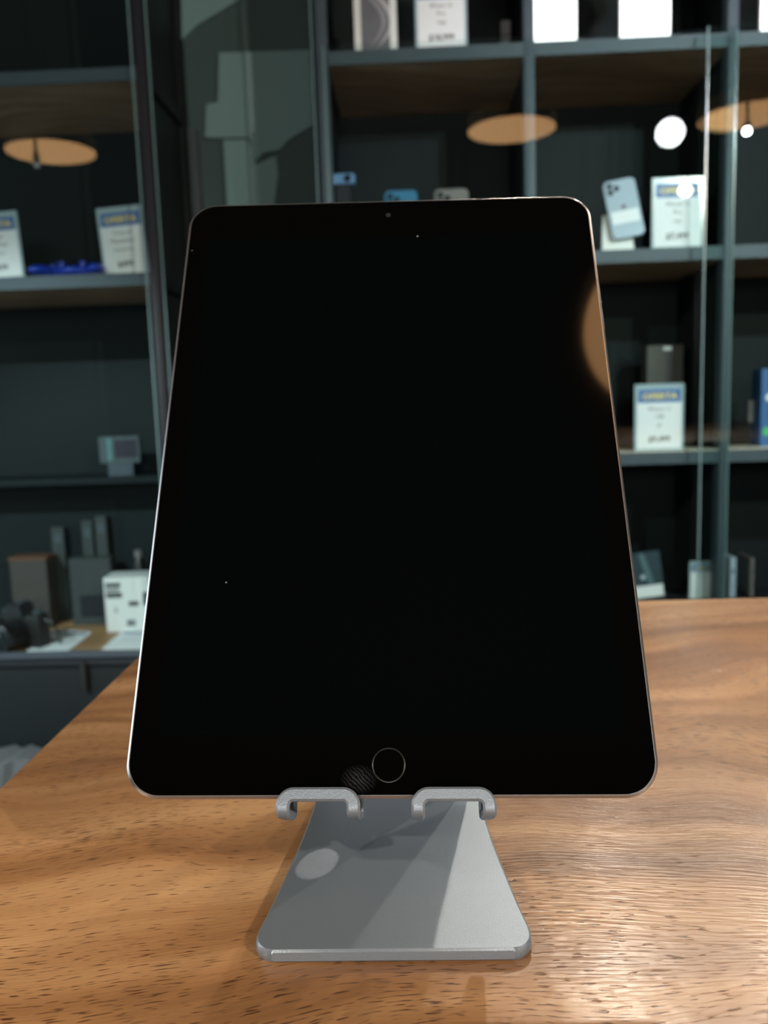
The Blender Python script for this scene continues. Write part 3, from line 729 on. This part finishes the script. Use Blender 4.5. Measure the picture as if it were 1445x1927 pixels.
# black camera
a = at(45, 1205, 1.79)
cm = thing('digital_camera', 'black digital camera with a lens on the wooden counter at the left edge', 'camera', (a.x - .015, 1.82, CT), math.radians(-18))
bm = bmesh.new(); add_box(bm, -.062, .062, -.018, .022, 0, .078, .007, 4); add_box(bm, -.066, -.036, -.034, -.010, .003, .070, .008, 4)
link('body', bm, MT['leather'], cm, True)
bm = bmesh.new(); prism(bm, [(-.026, .074), (.026, .074), (.017, .102), (-.017, .102)], -.024, .018); link('viewfinder_hump', bm, MT['black_plastic'], cm)
bm = bmesh.new(); add_box(bm, -.009, .009, -.006, .014, .102, .1045, .0005); link('hot_shoe', bm, MT['slate'], cm, True)
ln = bmesh.new(); add_lathe(ln, (0.004, -.018, .038), (0, -1, 0), [(.031, 0), (.031, .008), (.034, .010), (.034, .045), (.036, .048), (.036, .064), (.033, .066), (.029, .060), (.0001, .056)], 48)
lo = link('lens_barrel', ln, MT['black_plastic'], cm, True)
bm = bmesh.new(); add_lathe(bm, (0.004, -.0775, .038), (0, -1, 0), [(.027, 0), (.022, .003), (.0001, .0045)], 40); link('front_element', bm, MT['lens'], lo, True)
for x_, r_ in ((.043, .011), (-.048, .008)):
    bm = bmesh.new(); add_lathe(bm, (x_, .004, .077), (0, 0, 1), [(r_, 0), (r_, .007), (r_ * .85, .008), (.0001, .008)], 28); link('dial', bm, MT['slate'], cm, True)
bm = bmesh.new(); tube(bm, [(.064, .0, .066), (.082, .005, .060), (.092, .01, .035), (.088, .02, .008), (.070, .035, .004), (.045, .04, .004)], .0022, 8); link('strap', bm, MT['black_plastic'], cm, True)
# price sheets lying on the counter
def sheet(label, quad, z, dy=0.0):
    P = [on_z(u, v, z) for u, v in quad]; c = sum(P, Vector()) / 4
    t = thing('price_sheet', label, 'price sheet', (c.x, c.y, z - .003), 0, 'flat price sheets on the left counter')
    q = [(p.x - c.x, p.y - c.y) for p in P]
    bm = bmesh.new(); loft(bm, [[(x, y, 0) for x, y in q], [(x, y, .003) for x, y in q]]); link('sheet', bm, MT['paper'], t)
    A, B, C, D = [Vector((x, y)) for x, y in q]       # front-left, front-right, back-right, back-left
    def lp(s, r): return (A.lerp(B, s)).lerp(D.lerp(C, s), r)
    def band(name, s0, s1_, r0, r1, m):
        bm = bmesh.new(); pts = [lp(s0, r0), lp(s1_, r0), lp(s1_, r1), lp(s0, r1)]
        loft(bm, [[(p_.x, p_.y, .003) for p_ in pts], [(p_.x, p_.y, .0034) for p_ in pts]]); link(name, bm, m, t)
    band('header', .06, .94, .80, .92, mat('faded_blue', (0.22, 0.27, 0.36), .6, noise=.05))
    for r in (.62, .5, .38): band('text_line', .2, .8, r, r + .035, mat('faded_ink', (0.5, 0.52, 0.55), .6, noise=.05))
    return t
sheet('white price sheet lying in front of the black camera on the left counter', [(50, 1224), (128, 1224), (173, 1189), (104, 1184)], CT + .003)
sheet('white price sheet lying in front of the white box on the left counter', [(192, 1220), (282, 1219), (318, 1188), (232, 1186)], CT + .003)
# white box
wb0 = at(208, 1180, 1.93); wb1 = at(285, 1178, 1.93); hbx = at(240, 1085, 1.93).z - CT
wb = thing('white_box', 'white product box with black label bars on the left counter, half behind the tablet', 'box', ((wb0.x + wb1.x) / 2, 1.92, CT), math.radians(4))
ww = wb1.x - wb0.x + .008
link('carton', slab(ww, hbx, .075, .0015, 0, .0008), MT['white_card'], wb, True)
mark('label_bar', rect(-ww * .46, -ww * .13, hbx * .83, hbx * .91), 0, MT['black_ink'], wb)
mark('label_bar', rect(-ww * .46, -ww * .11, hbx * .63, hbx * .73), 0, MT['black_ink'], wb)
mark('label_text', rect(-ww * .46, -ww * .16, hbx * .745, hbx * .815), 0, mat('mid_grey_ink', (.25, .27, .27), .6, noise=.1), wb)
mark('small_picture', rect(ww * .02, ww * .24, hbx * .47, hbx * .56), 0, MT['black_ink'], wb)
mark('small_picture', rect(ww * .34, ww * .48, hbx * .47, hbx * .72), 0, MT['slate'], wb)
mark('small_picture', rect(-ww * .05, ww * .14, hbx * .10, hbx * .22), 0, mat('grey_ink', (.18, .2, .22), .6, noise=.1), wb)
mark('faint_mark', [(-ww * .33, hbx * .36), (-ww * .20, hbx * .36), (-ww * .265, hbx * .5)], 0, mat('pale_ink', (.45, .48, .5), .6, noise=.1), wb)
# dark bottle-like spray behind it
q = at(258, 1036, 2.0)
t = thing('bottle', 'dark slim bottle with pale cap standing behind the white box', 'bottle', (q.x, 2.01, CT))
hh = q.z - CT
bm = bmesh.new(); add_lathe(bm, (0, 0, 0), (0, 0, 1), [(.014, 0), (.015, .003), (.015, hh * .8), (.010, hh * .88), (.008, hh * .9)], 28); link('flask', bm, MT['black_plastic'], t, True)
bm = bmesh.new(); add_lathe(bm, (0, 0, hh * .9), (0, 0, 1), [(.010, 0), (.010, hh * .09), (.008, hh * .1)], 28); link('cap', bm, MT['grey_back'], t, True)
# pale reflections in the glass, built as slim bars and a wide block
refl_grey = mat('dim_grey_reflection', (0.032, 0.043, 0.044), .7, noise=.08)
for u0, u1, v, l in ((95, 118, 993, 'slim reflection built as an upright, back of the left counter, leftmost of three'), (152, 172, 980, 'slim reflection built as an upright, back of the left counter, middle of three'), (177, 198, 972, 'slim reflection built as an upright, back of the left counter, tallest of three')):
    a = at(u0, v, 2.035); b = at(u1, v, 2.035)
    t = thing('slim_upright', l, 'box', ((a.x + b.x) / 2, 2.035, CT), 0, 'slim grey reflections at the back')
    link('carton', slab(b.x - a.x, a.z - CT, .018, .001, 0, .0004), refl_grey, t)  # solid body given to the slim reflection
    mark('refl_end_patch', rect(-(b.x - a.x) * .3, (b.x - a.x) * .3, (a.z - CT) * .84, (a.z - CT) * .93), 0, MT['slate'], t)
a = at(128, 1052, 1.99); b = at(206, 1052, 1.99)
t = thing('wide_reflection', 'low grey reflection built as a block at the back of the left counter', 'box', ((a.x + b.x) / 2, 1.99, CT))  # ghostly reflection in the glass, given a solid shape
link('carton', slab(b.x - a.x, a.z - CT, .035, .001, 0, .0005), refl_grey, t)  # solid body given to the wide reflection
mark('lower_label', rect(-.03, .03, .02, (a.z - CT) * .45), 0, MT['frame_dark'], t)
a = at(24, 1047, 1.99); b = at(92, 1047, 1.99)
t = thing('lidded_box', 'dark box with an orange brown lid behind the black camera', 'box', ((a.x + b.x) / 2, 1.97, CT))
link('carton', slab(b.x - a.x, a.z - CT - .008, .05, .001, 0, .0005), MT['grey_box'], t)
link('lid', slab(b.x - a.x + .004, .008, .054, .001, -.002, .0005, 0, a.z - CT - .008), MT['orange_box'], t)
# a laptop's reflection, built as a small screen on an added shelf
a = at(190, 872, 1.97); b = at(262, 820, 1.97)
t = thing('laptop_reflection', 'laptop reflection built as a small dim screen inside the left unit, above the white box', 'reflected_screen', ((a.x + b.x) / 2, 1.965, 1.060))
z0_ = max(a.z - 1.060, .012)
link('casing', slab(b.x - a.x, b.z - 1.060 - z0_, .012, .002, 0, .0008, 0, z0_), mat('dim_blue_reflection', (.06, .085, .095), .4, noise=.1), t, True)  # solid body given to the laptop reflection
mark('screen', rect(-(b.x - a.x) * .12, (b.x - a.x) * .44, z0_ + .012, b.z - 1.060 - .008), 0, mat('dim_mauve_reflection', (.035, .035, .05), .3, noise=.1), t)  # darker part of the laptop reflection
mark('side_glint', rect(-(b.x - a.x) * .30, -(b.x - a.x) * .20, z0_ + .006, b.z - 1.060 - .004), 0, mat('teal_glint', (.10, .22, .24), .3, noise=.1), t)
box('foot', -.03, .03, 0, .035, 0, z0_, MT['slate'], t)  # support added under the laptop reflection
# folded grey papers low at the left
a = at(5, 1478, 1.80); b = at(52, 1425, 1.80)
t = thing('paper_stack', 'grey crumpled papers low at the left, seen just past the table edge', 'papers', (a.x + .01, 1.715, 0))
P_ = at(25, 1430, 1.66)
bm = bmesh.new()
nx = 10; hgt = at(25, 1428, 1.66).z
rows = []
for zz in (0, .3, .6, .85, 1.0):
    row = []
    for i in range(nx + 1):
        xx = -.09 + .16 * i / nx
        row.append(bm.verts.new((xx + random.uniform(-.002, .002), -.055 + random.uniform(-.005, .005), hgt * zz + (random.uniform(-.006, .006) if zz == 1 else 0))))
    for i in range(nx + 1):
        xx = .07 - .16 * i / nx
        row.append(bm.verts.new((xx + random.uniform(-.002, .002), .025 + random.uniform(-.005, .005), hgt * zz + (random.uniform(-.006, .006) if zz == 1 else 0))))
    rows.append(row)
for A_, B_ in zip(rows, rows[1:]):
    for i in range(len(A_)): bm.faces.new((A_[i], A_[(i + 1) % len(A_)], B_[(i + 1) % len(A_)], B_[i]))
bm.faces.new(rows[-1]); bm.faces.new(list(reversed(rows[0])))
bmesh.ops.triangulate(bm, faces=[f for f in bm.faces if len(f.verts) > 4])
bpy.data.objects.remove(t)
tag(link('paper_bag', bm, mat('dim_grey_paper', (.10, .12, .125), .8, noise=.1), None, False, (P_.x - .0, 1.70, 0)), 'grey paper bag low at the left, seen just past the table edge', 'paper bag')

# ------------------------------------------------------------------ lamps
pn = Vector((-0.0147, 1.0)).normalized(); pc = Vector((0.473, 1.722))
def real_from_glass(u, v, hc, right=True):         # where a thing reflected in the panes really hangs
    d = ray(u, v); p = d * (hc / d.z); q = Vector((p.x, p.y))
    if right: q = q - pn * 2 * ((q - pc).dot(pn))
    else: q.y = 2 * 1.722 - q.y
    return Vector((q.x, q.y, CZ + hc))
def pendant(label, x, y, z, r):
    t = thing('pendant_lamp', label, 'pendant lamp', (x, y, z), 0, 'round tan pendant lamps over the table')
    bm = bmesh.new(); add_lathe(bm, (0, 0, 0), (0, 0, 1), [(r * .99, .002), (r, .0), (r, .055), (r * .97, .062), (.0001, .064)], 72); link('shade', bm, MT['tan_trim'], t, True)
    bm = bmesh.new(); add_cyl(bm, (0, 0, -.001), (0, 0, 1), r * .992, r * .992, .0028, 72); link('diffuser', bm, MT['diffuser'], t, True)
    bm = bmesh.new(); add_cyl(bm, (0, 0, .06), (0, 0, 1), .003, .003, 2.9 - z - .06 - .02, 10); link('cord', bm, MT['rubber'], t, True)
    bm = bmesh.new(); add_cyl(bm, (0, 0, 2.9 - z - .022), (0, 0, 1), .05, .055, .022, 32); link('canopy', bm, MT['frame_dark'], t, True)
    return t
HC = 1.07
l1 = real_from_glass(95, 286, HC, False); l2 = real_from_glass(963, 244, HC); l3 = real_from_glass(1402, 222, HC)
pendant('round tan pendant lamp mirrored in the left glass pane', l1.x, l1.y, l1.z, 0.180)
pendant('round tan pendant lamp mirrored in the wide right glass pane and in the tablet', l2.x, l2.y, l2.z, 0.178)
pendant('round tan pendant lamp mirrored at the right edge of the glass', l3.x, l3.y, l3.z, 0.178)

def spot(label, pos, target, r, watts, color, face, size=1.0, blend=0.6, group=None, trackz=None, soft=0.03):
    pos = Vector(pos); d = (Vector(target) - pos).normalized()
    t = thing('track_spotlight', label, 'spotlight', pos, 0, group)
    bm = bmesh.new(); add_lathe(bm, tuple(-d * .11), d, [(r * .8, 0), (r * 1.05, .01), (r * 1.08, .108), (r * 1.0, .112), (r * .98, .104), (.0001, .104)], 32); link('housing', bm, MT['black_plastic'], t, True)
    bm = bmesh.new(); add_cyl(bm, tuple(-d * .0055), d, r * .97, r * .97, .002, 32); link('lens', bm, face, t)
    zt = (trackz if trackz else 2.86)
    bm = bmesh.new(); tube(bm, [tuple(-d * .06 + Vector((0, 0, r * .9))), tuple(-d * .06 + Vector((0, 0, .5 * (zt - pos.z)))), (tuple(-d * .06 + Vector((0, 0, zt - pos.z))))], .006, 8); link('bracket', bm, MT['black_plastic'], t, True)
    if watts:
        l = bpy.data.lights.new('spot_beam', 'SPOT'); l.energy = watts; l.color = color; l.spot_size = size; l.spot_blend = blend; l.shadow_soft_size = soft
        o = bpy.data.objects.new('spot_beam', l); COL.objects.link(o); o.parent = t; o.location = d * .004
        o.rotation_euler = d.to_track_quat('-Z', 'Y').to_euler()
    return t
WARM = (1.0, 0.88, 0.72)
aim = (0.05, 0.32, TZ)
spot('black spotlight above the shelves throwing light onto the table, nearest the left', (0.23, 1.50, 2.06), aim, .035, TABLE_SPOT_W * .7, WARM, MT['spot_face_warm'], 1.1, soft=.014)
spot('black spotlight above the shelves throwing light onto the table, the middle one', (0.56, 1.50, 2.06), aim, .035, TABLE_SPOT_W * .5, WARM, MT['spot_face_warm'], 1.1, soft=.014)
spot('black spotlight above the shelves throwing light onto the table, nearest the right', (1.12, 1.50, 2.06), aim, .035, TABLE_SPOT_W * 1.2, WARM, MT['spot_face_warm'], 1.1, soft=.014)
s_a = real_from_glass(1262, 249, .93); s_b = real_from_glass(1400, 251, .93); s_c = real_from_glass(68, 310, .93, False); s_d = real_from_glass(1290, 358, 1.05)
COOL = (0.90, 0.96, 1.0)
spot('black spotlight aimed at the right shelves, mirrored as a bright white spot', s_a, (0.52, 1.8, 1.50), .05, CAB_SPOT_W, COOL, MT['spot_face'], .9)
spot('black spotlight at the far right aimed at the right shelves', s_b, (0.62, 1.8, 1.25), .014, CAB_SPOT_W * .5, COOL, MT['spot_face'], .9, soft=.008)
spot('black spotlight aimed at the left shelves', s_c, (-0.72, 1.85, 0.75),   .012, CAB_SPOT_W * 2.8, COOL, mat('dim_lens', (.5, .5, .5), .4, emit=(.9, .95, 1), estr=2.0), .7, soft=.004)
spot('black spotlight hung at the back right, throwing light forward onto the table', s_d, (0.3, 0.8, 1.2), .036, 125, WARM, MT['spot_face'], 1.2, soft=.02)
spot('black spotlight added unseen at the back left, throwing light forward onto the table', (-2.15, -0.62, 2.30), (0, .3, 1.1), .03, 150, WARM, MT['spot_face'], 1.2)  # lamp added out of view to brighten the stand's hooks
def track(label, x0, x1, y, z=2.86):
    t = thing('lighting_track', label, 'lighting track', (0, 0, 0))
    box('rail', x0, x1, y - .017, y + .017, z, z + .025, MT['black_plastic'], t, .002)
    for x in (x0 + .1, x1 - .1): box('mount', x - .02, x + .02, y - .012, y + .012, z + .025, 2.9, MT['black_plastic'], t)
track('black lighting track over the shelves', -0.2, 1.5, 1.53)
track('black lighting track above the table', -1.8, 1.8, 0.165)
track('black lighting track at the far left of the shop', -2.5, -1.8, -0.685)
track('black lighting track at the back of the shop', 1.0, 2.2, -1.235)
